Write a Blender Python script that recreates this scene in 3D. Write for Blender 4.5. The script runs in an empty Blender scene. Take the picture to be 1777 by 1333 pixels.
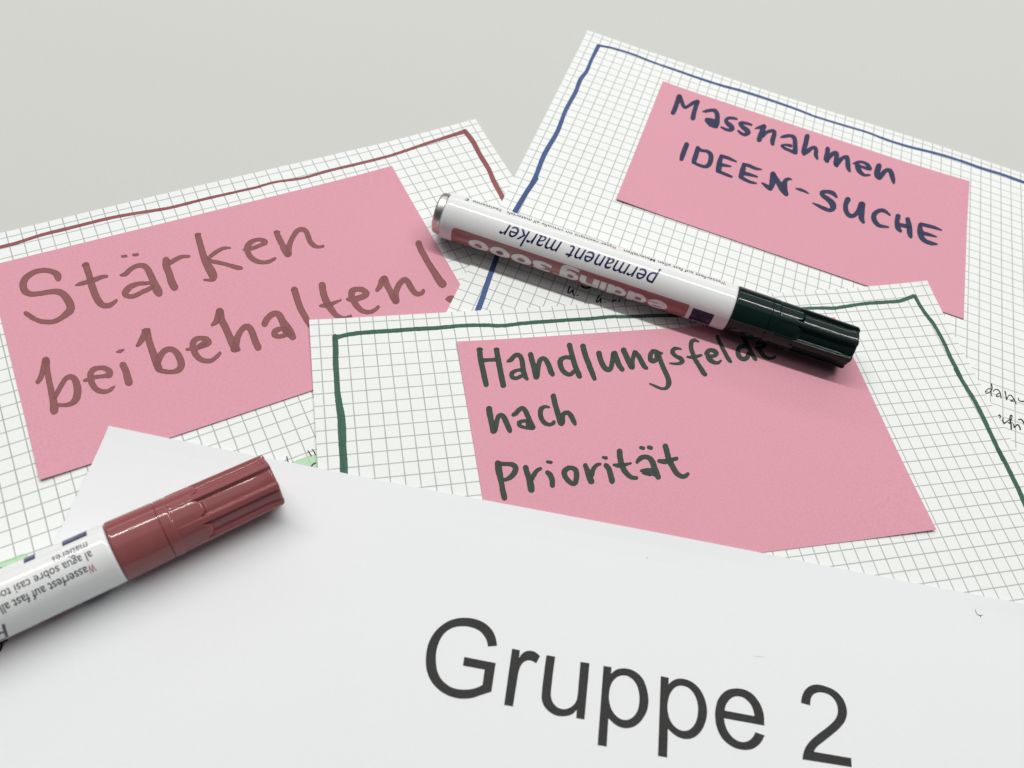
import bpy, bmesh, math, random
import numpy as np
from mathutils import Vector, Matrix

random.seed(7)
S = 0.001                                   # everything below is laid out in millimetres
SC = bpy.context.scene
COL = SC.collection

# ------------------------------------------------------------------ camera
F_PX, CX, CY = 1435.0, 888.5, 666.5         # measured on the 1777 x 1333 photograph
Z_REF = 0.95                                # height of the squared sheet the view was measured on
CW = np.array([0.0, -135.07049342330393, 202.41396503484208 + Z_REF])
RW = np.array([[0.972745888873151, 0.19287437629583837, 0.1287047421382539],
               [0.23187374944219774, -0.8091375460227331, -0.539936103567752],
               [0.0, 0.5550638761303068, -0.8318077262295651]])
cam_d = bpy.data.cameras.new('camera')
cam = bpy.data.objects.new('camera', cam_d)
COL.objects.link(cam)
cam_d.sensor_width = 36.0
cam_d.lens = 36.0 * F_PX / 1777.0
cam_d.clip_start, cam_d.clip_end = 0.01, 50.0
M = Matrix([[RW[0][i], -RW[1][i], -RW[2][i], CW[i] * S] for i in range(3)] + [[0, 0, 0, 1]])
cam.matrix_world = M
cam_d.dof.use_dof = True
cam_d.dof.focus_distance = 0.248
cam_d.dof.aperture_fstop = 17.0
SC.camera = cam

# ------------------------------------------------------------------ light: an office room with ceiling tubes
SC.view_settings.view_transform = 'Standard'
SC.view_settings.look = 'None'
SC.view_settings.gamma = 1.0
SC.view_settings.exposure = 0.0
world = bpy.data.worlds.new('World')
SC.world = world
world.use_nodes = True
bg = world.node_tree.nodes['Background']
bg.inputs[0].default_value = (0.93, 0.96, 1.0, 1)
bg.inputs[1].default_value = 0.045

def strip_light(name, loc, sx, sy, energy, color, rot):
    d = bpy.data.lights.new(name, 'AREA')
    d.shape = 'RECTANGLE'; d.size = sx; d.size_y = sy; d.energy = energy; d.color = color
    o = bpy.data.objects.new(name, d); COL.objects.link(o)
    o.location = loc; o.rotation_euler = rot
    return o
strip_light('ceiling_tube_near', (-0.35, 0.66, 2.0), 3.4, 0.04, 49.0, (1.0, 0.985, 0.955), (0, 0, math.radians(-4)))
strip_light('ceiling_tube_far', (-1.2, 3.1, 2.0), 6.0, 0.14, 25.0, (1.0, 0.985, 0.955), (math.radians(-35), 0, math.radians(4)))

strip_light('ceiling_bounce', (-0.2, 1.25, 2.3), 5.0, 3.4, 36.0, (0.985, 0.99, 1.0), (0, 0, 0))

# ------------------------------------------------------------------ helpers
def unproj(u, v, z):
    u = np.asarray(u, float); v = np.asarray(v, float)
    d = (RW.T @ np.stack([(u - CX) / F_PX, (v - CY) / F_PX, np.ones_like(u)]).reshape(3, -1))
    s = (z - CW[2]) / d[2]
    return (CW[:, None] + s * d)[:2].T      # world millimetres at height z

def prop(o, label=None, cat=None, group=None, kind=None):
    if label: o['label'] = label
    if cat: o['category'] = cat
    if group: o['group'] = group
    if kind: o['kind'] = kind
    return o

def link(name, me, mat=None, parent=None, smooth=False):
    if mat: me.materials.append(mat)
    if smooth:
        me.polygons.foreach_set('use_smooth', [True] * len(me.polygons))
    o = bpy.data.objects.new(name, me); COL.objects.link(o)
    if parent is not None: o.parent = parent
    return o

def mesh_from(verts, faces, name='mesh'):
    me = bpy.data.meshes.new(name)
    me.from_pydata([tuple(v) for v in verts], [], faces)
    me.update()
    return me

class Nodes:
    def __init__(s, name):
        s.m = bpy.data.materials.new(name); s.m.use_nodes = True
        s.t = s.m.node_tree; s.b = s.t.nodes['Principled BSDF']
    def n(s, kind, **kw):
        nd = s.t.nodes.new(kind)
        for k, v in kw.items(): setattr(nd, k, v)
        return nd
    def l(s, a, b): s.t.links.new(a, b)
    def math(s, op, a, b=None):
        nd = s.n('ShaderNodeMath', operation=op)
        for i, x in enumerate((a, b)):
            if x is None: continue
            if isinstance(x, (int, float)): nd.inputs[i].default_value = x
            else: s.l(x, nd.inputs[i])
        return nd.outputs[0]
    def noise(s, scale, detail=3, rough=0.5, vec=None, dims='3D'):
        nd = s.n('ShaderNodeTexNoise', noise_dimensions=dims)
        nd.inputs['Scale'].default_value = scale; nd.inputs['Detail'].default_value = detail
        nd.inputs['Roughness'].default_value = rough
        s.l(vec if vec is not None else s.obj(), nd.inputs['Vector'])
        return nd.outputs['Fac']
    def obj(s):
        if not hasattr(s, '_tc'): s._tc = s.n('ShaderNodeTexCoord')
        return s._tc.outputs['Object']
    def mapr(s, x, a, b, c, d):
        nd = s.n('ShaderNodeMapRange'); s.l(x, nd.inputs[0])
        for i, v in enumerate((a, b, c, d)): nd.inputs[i + 1].default_value = v
        return nd.outputs[0]
    def mix(s, fac, a, b, mode='MIX'):
        nd = s.n('ShaderNodeMix', data_type='RGBA', blend_type=mode)
        for sock, x in ((nd.inputs[0], fac), (nd.inputs[6], a), (nd.inputs[7], b)):
            if isinstance(x, (int, float)): sock.default_value = x
            elif isinstance(x, tuple): sock.default_value = (*x, 1) if len(x) == 3 else x
            else: s.l(x, sock)
        return nd.outputs[2]
    def bump(s, h, strength, dist, normal=None):
        nd = s.n('ShaderNodeBump'); nd.inputs['Strength'].default_value = strength
        nd.inputs['Distance'].default_value = dist; s.l(h, nd.inputs['Height'])
        if normal is not None: s.l(normal, nd.inputs['Normal'])
        return nd.outputs[0]

def srgb(r, g, b, k=1.0):
    f = lambda c: (c / 255 / 12.92 if c / 255 <= 0.04045 else ((c / 255 + 0.055) / 1.055) ** 2.4) * k
    return (f(r), f(g), f(b))

def grid_mask(N, pitch=0.004, width=0.00033):
    """1 on the printed lines of the squared paper, in the sheet's own coordinates"""
    sep = N.n('ShaderNodeSeparateXYZ'); N.l(N.obj(), sep.inputs[0])
    out = []
    for ax in (0, 1):
        w = N.math('PINGPONG', sep.outputs[ax], pitch / 2)
        out.append(N.mapr(w, width * 0.36, width * 0.64, 1.0, 0.0))
    return N.math('MAXIMUM', out[0], out[1])

def paper_material(name, col, fibre=0.03, grid=False, bump=0.25, warm=None, scale=1.0, specks=False):
    N = Nodes(name)
    f1 = N.noise(900 * scale, 4, 0.65); f2 = N.noise(18, 2, 0.5); f3 = N.noise(4200 * scale, 2, 0.6)
    c = N.mix(N.mapr(f1, 0.3, 0.7, 0, 1), tuple(x * (1 - fibre) for x in col), tuple(min(1, x * (1 + fibre)) for x in col))
    c = N.mix(N.mapr(f3, 0.35, 0.65, 0, 0.5), c, tuple(x * (1 - fibre * 1.5) for x in col))
    c = N.mix(N.mapr(f2, 0.35, 0.65, 0, 0.35), c, warm or tuple(x * 0.985 for x in col))
    if specks:
        vo = N.n('ShaderNodeTexVoronoi', voronoi_dimensions='2D'); vo.inputs['Scale'].default_value = 34.0
        N.l(N.obj(), vo.inputs['Vector'])
        sp = N.n('ShaderNodeSeparateColor'); N.l(vo.outputs['Color'], sp.inputs[0])
        on = N.math('GREATER_THAN', sp.outputs[0], 0.78)
        dot = N.math('LESS_THAN', vo.outputs['Distance'], N.mapr(sp.outputs[1], 0, 1, 0.003, 0.010))
        c = N.mix(N.math('MULTIPLY', N.math('MULTIPLY', on, dot), 0.45), c, tuple(x * 0.5 for x in col))
    if grid:
        g = grid_mask(N)
        ink = N.mapr(N.noise(260, 3, 0.6), 0.3, 0.7, 0.6, 0.76)
        c = N.mix(N.math('MULTIPLY', g, ink), c, srgb(134, 139, 135))
    N.l(c, N.b.inputs['Base Color'])
    N.b.inputs['Roughness'].default_value = 0.85
    N.b.inputs['Specular IOR Level'].default_value = 0.25
    n1 = N.bump(f1, bump, 0.00006)
    broad = N.noise(7.5, 2, 0.4)
    n2 = N.bump(broad, 0.5, 0.0012, n1)
    N.l(n2, N.b.inputs['Normal'])
    return N.m

def ink_material(name, col, dark=0.72, grain=0.10, grid=False, rough=0.7, edge=0.42):
    N = Nodes(name)
    a = N.noise(1500, 4, 0.7); b = N.noise(160, 3, 0.6)
    c = N.mix(N.mapr(b, 0.32, 0.68, 0, 1), tuple(x * dark for x in col), col)
    c = N.mix(N.mapr(a, 0.35, 0.7, 0, 1), c, tuple(min(1, x * (1 + grain * 1.3) + grain * 0.03) for x in col))
    if grid:
        c = N.mix(N.math('MULTIPLY', grid_mask(N), 0.35), c, tuple(x * 0.6 for x in col))
    e = N.n('ShaderNodeAttribute', attribute_name='edge'); o = N.n('ShaderNodeAttribute', attribute_name='overlap')
    wob = N.mapr(N.noise(700, 3, 0.6), 0.3, 0.7, 0.6, 1.8)
    rim = N.math('LESS_THAN', e.outputs['Fac'], wob)
    c = N.mix(N.math('MULTIPLY', rim, edge), c, tuple(x * 0.45 for x in col))
    c = N.mix(N.mapr(o.outputs['Fac'], 1.0, 2.0, 0.0, edge), c, tuple(x * 0.62 for x in col))
    N.l(c, N.b.inputs['Base Color'])
    N.b.inputs['Roughness'].default_value = rough
    N.b.inputs['Specular IOR Level'].default_value = 0.2
    return N.m

def gloss_material(name, col, rough=0.18, coat=0.0, var=0.03, metal=0.0, spec=0.5, bump=0.0):
    N = Nodes(name)
    a = N.noise(240, 3, 0.6)
    N.l(N.mix(N.mapr(a, 0.3, 0.7, 0, 1), tuple(x * (1 - var) for x in col), tuple(min(1, x * (1 + var)) for x in col)), N.b.inputs['Base Color'])
    sc = N.noise(900, 4, 0.7)
    N.l(N.mapr(sc, 0.3, 0.75, rough * 0.85, rough * 1.25), N.b.inputs['Roughness'])
    N.b.inputs['Coat Weight'].default_value = coat; N.b.inputs['Coat Roughness'].default_value = 0.06
    N.b.inputs['Metallic'].default_value = metal
    N.b.inputs['Specular IOR Level'].default_value = spec
    if bump: N.l(N.bump(N.noise(110, 2, 0.5), bump, 0.0002), N.b.inputs['Normal'])
    return N.m

MAT = dict(
    table=paper_material('matt_table_laminate', (0.576, 0.580, 0.562), 0.02, bump=0.15, scale=0.8, specks=True),
    grid=paper_material('squared_paper', (0.815, 0.84, 0.825), 0.018, grid=True),
    white=paper_material('copier_paper', (0.780, 0.793, 0.806), 0.014, bump=0.2, specks=True),
    pink=paper_material('pink_card_stock', srgb(217, 156, 170), 0.11, bump=0.7, scale=1.7, warm=srgb(215, 155, 168)),
    brown=ink_material('brown_red_marker_ink', srgb(136, 87, 89), 0.86),
    brown_line=ink_material('brown_red_border_ink', srgb(148, 88, 90), grid=True),
    navy=ink_material('navy_marker_ink', srgb(53, 58, 86), 0.84),
    blue_line=ink_material('blue_border_ink', srgb(74, 94, 140), 0.8, grid=True),
    forest=ink_material('dark_green_marker_ink', srgb(58, 68, 62), 0.82, 0.14),
    green_line=ink_material('green_border_ink', srgb(64, 100, 84), 0.78, grid=True),
    print_black=ink_material('toner_black', srgb(50, 51, 50), 0.7, 0.16),
    pen_black=ink_material('fineliner_black', srgb(38, 38, 38), 0.85, 0.05),
    highlight=ink_material('mint_highlighter', srgb(182, 214, 182), 0.93, 0.03, grid=True),
    enamel=gloss_material('white_enamel', (0.77, 0.785, 0.78), 0.12, 0.0, 0.01, spec=0.38),
    plug=gloss_material('brushed_aluminium', (0.62, 0.61, 0.59), 0.34, 0, 0.10, 1.0, bump=0.6),
    band=gloss_material('red_label_print', srgb(152, 90, 91), 0.22, 0.3, 0.04),
    band_letter=gloss_material('white_label_print', (0.74, 0.75, 0.74), 0.22, 0.3, 0.01),
    navy_print=gloss_material('navy_label_print', srgb(40, 38, 88), 0.25, 0.2, 0.08),
    navy_patch=gloss_material('dark_navy_label_print', srgb(27, 25, 62), 0.25, 0.0, 0.08, spec=0.3),
    black_print=gloss_material('black_label_print', srgb(52, 50, 66), 0.25, 0.2, 0.05),
    red_print=gloss_material('red_letter_print', srgb(158, 60, 62), 0.25, 0.2, 0.05),
    cap_green=gloss_material('dark_green_plastic', srgb(16, 34, 31), 0.10, 0.0, 0.06, spec=0.26),
    cap_red=gloss_material('brick_red_plastic', srgb(140, 80, 82), 0.10, 0.0, 0.04, spec=0.34),
)

# ------------------------------------------------------------------ flat writing
def catmull(pts, step=3.0, dim=3):
    P = [np.array(p, float)[:dim] for p in pts]
    if len(P) < 3: return np.array(P)
    Q = [2 * P[0] - P[1]] + P + [2 * P[-1] - P[-2]]
    out = [P[0]]
    for i in range(1, len(Q) - 2):
        p0, p1, p2, p3 = Q[i - 1], Q[i], Q[i + 1], Q[i + 2]
        n = max(2, int(np.hypot(*(p2 - p1)[:2]) / step))
        for k in range(1, n + 1):
            t = k / n
            out.append(0.5 * ((2 * p1) + (p2 - p0) * t + (2 * p0 - 5 * p1 + 4 * p2 - p3) * t * t + (3 * p1 - p0 - 3 * p2 + p3) * t ** 3))
    return np.array(out)

def outline(pts, step=2.0):
    """closed outline; points with a third value are corners, the others lie on smooth runs"""
    n = len(pts)
    cs = [i for i, p in enumerate(pts) if len(p) > 2]
    if not cs:
        q = [p[:2] for p in pts]
        full = catmull(q[-2:] + q + q[:3], step, 2)
        a = np.argmin(np.hypot(*(full - np.array(q[0])).T)); rest = full[a + 1:]
        b = a + 1 + np.argmin(np.hypot(*(rest[len(rest) // 2:] - np.array(q[0])).T)) + len(rest) // 2
        return full[a:b]
    out = []
    for a, b in zip(cs, cs[1:] + [cs[0] + n]):
        seg = [pts[i % n][:2] for i in range(a, b + 1)]
        out += list(catmull(seg, step, 2)[:-1])
    return np.array(out)

def vnoise(xx, yy, cell, seed):
    rng = np.random.RandomState(seed)
    T = rng.rand(256, 256) * 2 - 1
    x = xx / cell; y = yy / cell
    xi = np.floor(x).astype(int); yi = np.floor(y).astype(int); fx = x - xi; fy = y - yi
    fx = fx * fx * (3 - 2 * fx); fy = fy * fy * (3 - 2 * fy)
    g = lambda a, b: T[a % 256, b % 256]
    return (g(xi, yi) * (1 - fx) + g(xi + 1, yi) * fx) * (1 - fy) + (g(xi, yi + 1) * (1 - fx) + g(xi + 1, yi + 1) * fx) * fy

def crop(ox, oy, k, *items):
    """strokes or outlines measured in an enlargement of the photograph that starts at ox, oy"""
    out = []
    for it in items:
        if isinstance(it, dict):
            out.append(('poly', [[(ox + p[0] / k, oy + p[1] / k) + tuple(p[2:]) for p in loop] for loop in it['loops']]))
        else:
            out.append(('stroke', [(ox + p[0] / k, oy + p[1] / k, p[2] / k) for p in it]))
    return out

def union_shape(items, h=0.5, rough=0.35, seed=1):
    """union of strokes and outlines as flat faces without overlaps"""
    geo = []
    for kind, d in items:
        if kind == 'stroke':
            geo.append(('s', catmull(d, 3.0)))
        else:
            geo.append(('p', [outline(l) for l in d]))
    lo = np.min([g[1][:, :2].min(0) if g[0] == 's' else np.vstack(g[1]).min(0) for g in geo], 0) - 12
    hi = np.max([g[1][:, :2].max(0) if g[0] == 's' else np.vstack(g[1]).max(0) for g in geo], 0) + 12
    nx, ny = int((hi[0] - lo[0]) / h) + 2, int((hi[1] - lo[1]) / h) + 2
    X = lo[0] + np.arange(nx) * h; Y = lo[1] + np.arange(ny) * h
    D = np.full((ny, nx), 9.0); N = np.zeros((ny, nx))
    def window(a, b):
        i0 = max(0, int((a[0] - lo[0]) / h) - 1); i1 = min(nx, int((b[0] - lo[0]) / h) + 3)
        j0 = max(0, int((a[1] - lo[1]) / h) - 1); j1 = min(ny, int((b[1] - lo[1]) / h) + 3)
        return slice(j0, j1), slice(i0, i1)
    for g in geo:
        if g[0] == 's':
            P = g[1]
            rr = P[:, 2].max() / 2 + 2.5
            ww = window(P[:, :2].min(0) - rr, P[:, :2].max(0) + rr)
            keep = D.copy()[ww]; D[ww] = 9.0
            for a, b in zip(P[:-1], P[1:]):
                r = max(a[2], b[2]) / 2 + 2.5
                w = window(np.minimum(a[:2], b[:2]) - r, np.maximum(a[:2], b[:2]) + r)
                xx, yy = np.meshgrid(X[w[1]], Y[w[0]])
                ab = (b - a)[:2]; L2 = ab @ ab + 1e-9
                t = np.clip(((xx - a[0]) * ab[0] + (yy - a[1]) * ab[1]) / L2, 0, 1)
                d = np.hypot(xx - a[0] - t * ab[0], yy - a[1] - t * ab[1]) - (a[2] + t * (b[2] - a[2])) / 2
                D[w] = np.minimum(D[w], d)
            N[ww] += np.clip(0.2 - D[ww], 0, 1); D[ww] = np.minimum(D[ww], keep)
        else:
            allp = np.vstack(g[1])
            w = window(allp.min(0) - 3, allp.max(0) + 3)
            xx, yy = np.meshgrid(X[w[1]], Y[w[0]])
            dist = np.full(xx.shape, 9.0); ins = np.zeros(xx.shape, bool)
            for loop in g[1]:
                for a, b in zip(loop, np.roll(loop, -1, 0)):
                    ab = b - a; L2 = ab @ ab + 1e-9
                    t = np.clip(((xx - a[0]) * ab[0] + (yy - a[1]) * ab[1]) / L2, 0, 1)
                    dist = np.minimum(dist, np.hypot(xx - a[0] - t * ab[0], yy - a[1] - t * ab[1]))
                    if a[1] != b[1]:
                        c = ((a[1] > yy) != (b[1] > yy)) & (xx < (b[0] - a[0]) * (yy - a[1]) / (b[1] - a[1]) + a[0])
                        ins ^= c
            D[w] = np.minimum(D[w], np.where(ins, -dist, dist))
    if rough:
        xx, yy = np.meshgrid(X, Y)
        D = D + rough * (0.6 * vnoise(xx, yy, 2.3, seed) + 0.5 * vnoise(xx, yy, 6.0, seed + 1))
    inside = D < 0
    c = inside[:-1, :-1].astype(int) + inside[:-1, 1:] + inside[1:, :-1] + inside[1:, 1:]
    full = c == 4
    used = np.zeros(inside.shape, bool)
    used[:-1, :-1] |= full; used[:-1, 1:] |= full; used[1:, 1:] |= full; used[1:, :-1] |= full
    jj, ii = np.nonzero(used)
    ids = np.full(inside.shape, -1); ids[jj, ii] = np.arange(len(jj))
    verts = list(zip(X[ii].tolist(), Y[jj].tolist()))
    deep = (-D[jj, ii]).tolist(); over = N[jj, ii].tolist()
    j, i = np.nonzero(full)
    faces = np.stack([ids[j, i], ids[j, i + 1], ids[j + 1, i + 1], ids[j + 1, i]], 1).tolist()
    key = {}
    def vid(k, x, y):
        if isinstance(k[0], (int, np.integer)) and ids[k[1], k[0]] >= 0: return int(ids[k[1], k[0]])
        q = key.get(k)
        if q is None:
            q = key[k] = len(verts); verts.append((x, y))
            if isinstance(k[0], tuple): deep.append(0.0); over.append(float(N[k[0][1], k[0][0]]))
            else: deep.append(float(-D[k[1], k[0]])); over.append(float(N[k[1], k[0]]))
        return q
    for j, i in zip(*np.nonzero((c > 0) & (c < 4))):
        cs = [(i, j), (i + 1, j), (i + 1, j + 1), (i, j + 1)]
        poly = []
        for q in range(4):
            a, b = cs[q], cs[(q + 1) % 4]
            da, db = D[a[1], a[0]], D[b[1], b[0]]
            if da < 0: poly.append(vid(a, X[a[0]], Y[a[1]]))
            if (da < 0) != (db < 0):
                t = da / (da - db)
                lo_, hi_ = (a, b) if a < b else (b, a)
                poly.append(vid((lo_, hi_), X[a[0]] + t * (X[b[0]] - X[a[0]]), Y[a[1]] + t * (Y[b[1]] - Y[a[1]])))
        if len(poly) >= 3: faces.append(tuple(poly))
    return np.array(verts), faces, deep, over

def ink_mesh(items, z, frame, h=0.5, rough=0.35, seed=1, lift=None):
    """all strokes as one flat sheet of ink at height z, in the frame (origin, angle) of its paper"""
    V, faces, deep, over = union_shape(items, h, rough, seed)
    W = unproj(V[:, 0], V[:, 1], z)
    (fx, fy), ang, fz = frame
    ca, sa = math.cos(ang), math.sin(ang)
    dx, dy = W[:, 0] - fx, W[:, 1] - fy
    lx, ly = dx * ca + dy * sa, -dx * sa + dy * ca
    lz = np.full(len(V), z - fz) + (lift(lx, ly) if lift else 0)
    L = np.stack([lx, ly, lz], 1) * S
    # image y runs towards the viewer: wind the faces so that they look up
    me = mesh_from(L.tolist(), [f[::-1] for f in faces])
    for nm, vals in (('edge', deep), ('overlap', over)):
        me.attributes.new(nm, 'FLOAT', 'POINT').data.foreach_set('value', vals)
    return me

# ------------------------------------------------------------------ sheets and cards
def slab(name, frame, x0, x1, y0, y1, thick, mat, droop=None):
    """a sheet of paper: top face at the height of its frame, rounded-off cut edges, finely divided"""
    (fx, fy), ang, z = frame
    bm = bmesh.new()
    nx, ny = max(2, int((x1 - x0) / 4)), max(2, int((y1 - y0) / 4))
    up = (lambda x, y: float(droop(x, y)) * S) if droop else (lambda x, y: 0.0)
    gx = lambda i: x0 + (x1 - x0) * i / nx
    gy = lambda j: y0 + (y1 - y0) * j / ny
    top = [[bm.verts.new((gx(i) * S, gy(j) * S, up(gx(i), gy(j)))) for i in range(nx + 1)] for j in range(ny + 1)]
    for j in range(ny):
        for i in range(nx):
            bm.faces.new((top[j][i], top[j][i + 1], top[j + 1][i + 1], top[j + 1][i]))
    rim = [top[0][i] for i in range(nx + 1)] + [top[j][nx] for j in range(1, ny + 1)] + \
          [top[ny][i] for i in range(nx - 1, -1, -1)] + [top[j][0] for j in range(ny - 1, 0, -1)]
    under = [[bm.verts.new((v.co.x, v.co.y, v.co.z - thick * S)) for v in row] for row in top]
    for j in range(ny):
        for i in range(nx):
            bm.faces.new((under[j][i], under[j + 1][i], under[j + 1][i + 1], under[j][i + 1]))
    low = [under[0][i] for i in range(nx + 1)] + [under[j][nx] for j in range(1, ny + 1)] + \
          [under[ny][i] for i in range(nx - 1, -1, -1)] + [under[j][0] for j in range(ny - 1, 0, -1)]
    n = len(rim)
    for k in range(n):
        bm.faces.new((rim[k], low[k], low[(k + 1) % n], rim[(k + 1) % n]))
    me = bpy.data.meshes.new(name); bm.to_mesh(me); bm.free()
    o = link(name, me, mat)
    o.location = (fx * S, fy * S, z * S); o.rotation_euler = (0, 0, ang)
    return o

R = math.radians
Z = dict(A=0.12, a=0.42, B=0.56, b=0.80, C=0.95, c=1.20, D=1.40)      # heights of the top faces, stacked
def fr(px, ang, z): return (tuple(unproj(px[0], px[1], z)[0]), R(ang), z)
FA = ((-36.22, 106.80), R(38.45), Z['A'])
FB = ((-0.95, 176.97), R(-7.6), Z['B'])
FC = ((-59.86, 4.32), R(21.28), Z['C'])
FD = fr((191, 743), 2.75, Z['D'])
Fa = fr((680, 290), 38.25, Z['a'])
Fb = fr((1150, 142), -7.95, Z['b'])
Fc = fr((792, 594), 21.15, Z['c'])

def bumpf(t): return np.clip(t, 0, 1) ** 2
def corner(x, y, cx_, cy_, rad, h): return h * bumpf(1 - np.hypot(x - cx_, y - cy_) / rad)
def lift_a(x, y): return corner(x, y, 2.5, 2.4, 42, 0.9) + 0.35 * bumpf(1 - (2.4 - y) / 10) * (0.5 + 0.5 * np.sin(x / 23.0))
def lift_b(x, y): return corner(x, y, -3, 2.2, 48, 1.0) + 0.4 * bumpf(1 - (2.2 - y) / 9) * (0.5 + 0.5 * np.sin(x / 19.0))
def lift_c(x, y):
    return corner(x, y, -2.7, 1.9, 30, 0.5) + corner(x, y, 206.4, 1.9, 44, 1.3) + \
        0.22 * bumpf(1 - (206.4 - x) / 12) * bumpf(1 + (y + 20) / 60) + 0.25 * bumpf(1 - (1.9 - y) / 8) * (0.5 + 0.5 * np.sin(x / 15.0))
def lift_d(x, y):
    return corner(x, y, 0, 0, 34, 0.9) + 0.45 * bumpf(1 + y / 9) * (0.5 + 0.5 * np.sin(x / 21.0 + 1)) + 0.2 * bumpf(1 - (x - 175) ** 2 / 3600) * bumpf(1 + y / 120) + \
        0.16 * np.exp(-((x - 65 + 0.29 * y) / 4.5) ** 2) * np.clip((-y - 2) / 20, 0, 1)
def lift_ca(x, y): return corner(x, y, -127, -76, 26, 0.5) + corner(x, y, 0, 0, 30, 0.6) + 0.15 * bumpf(1 - (y + 76) / 8)
def lift_cb(x, y): return corner(x, y, 0, -73, 26, 0.5) + corner(x, y, 125, 0, 34, 0.8) + corner(x, y, 0, 0, 20, 0.35) + 0.15 * bumpf(1 - (y + 73) / 8)
def lift_cc(x, y): return corner(x, y, 126.6, -76, 34, 0.8) + corner(x, y, 0, 0, 26, 0.4)

# the table top, big enough to fill the view and go on beyond it
tb = bmesh.new()
for x, y in ((-0.75, -0.45), (0.85, -0.45), (0.85, 0.95), (-0.75, 0.95)): tb.verts.new((x, y, 0))
tb.faces.new(tb.verts)
g = bmesh.ops.extrude_face_region(tb, geom=tb.faces[:])
for v in g['geom']:
    if isinstance(v, bmesh.types.BMVert): v.co.z = -0.025
bmesh.ops.recalc_face_normals(tb, faces=tb.faces)
tme = bpy.data.meshes.new('tabletop'); tb.to_mesh(tme); tb.free()
table = link('tabletop', tme, MAT['table']); prop(table, kind='structure')

sheetA = slab('squared_paper_sheet', FA, 2.5 - 210, 2.5, 2.4 - 297, 2.4, 0.10, MAT['grid'], lift_a)
prop(sheetA, 'squared paper sheet with a brown red border line, lowest at the left', 'paper sheet', 'squared paper sheets')
sheetB = slab('squared_paper_sheet', FB, -3.0, 207, 2.2 - 297, 2.2, 0.10, MAT['grid'], lift_b)
prop(sheetB, 'squared paper sheet with a blue border line at the upper right', 'paper sheet', 'squared paper sheets')
sheetC = slab('squared_paper_sheet', FC, -2.7, 206.4, 1.9 - 297, 1.9, 0.10, MAT['grid'], lift_c)
prop(sheetC, 'squared paper sheet with a dark green border line, lying over the two others', 'paper sheet', 'squared paper sheets')
sheetD = slab('printed_paper_sheet', FD, 0, 297, -210, 0, 0.10, MAT['white'], lift_d)
prop(sheetD, 'plain white sheet printed Gruppe 2 in large black type, in front', 'paper sheet')
cardA = slab('pink_card', Fa, -127, 0, -76, 0, 0.24, MAT['pink'], lift_ca)
prop(cardA, 'pink card with Stärken beibehalten! in brown red marker', 'card', 'pink cards on the squared sheets')
cardB = slab('pink_card', Fb, 0, 125.2, -73.2, 0, 0.20, MAT['pink'], lift_cb)
prop(cardB, 'pink card with Massnahmen IDEEN-SUCHE in navy marker', 'card', 'pink cards on the squared sheets')
cardC = slab('pink_card', Fc, 0, 126.6, -76, 0, 0.24, MAT['pink'], lift_cc)
prop(cardC, 'pink card with Handlungsfelder nach Priorität in dark green marker', 'card', 'pink cards on the squared sheets')

# ------------------------------------------------------------------ what is written on them
LIFTS = {sheetA.name: lift_a, sheetB.name: lift_b, sheetC.name: lift_c, sheetD.name: lift_d, cardA.name: lift_ca, cardB.name: lift_cb, cardC.name: lift_cc}
def write(name, items, parent, frame, mat, h=0.5, rough=0.35, seed=1, lift=0.03, label=None):
    me = ink_mesh(items, frame[2] + lift, frame, h, rough, seed, LIFTS.get(parent.name))
    return prop(link(name, me, mat, parent), label)
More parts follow.
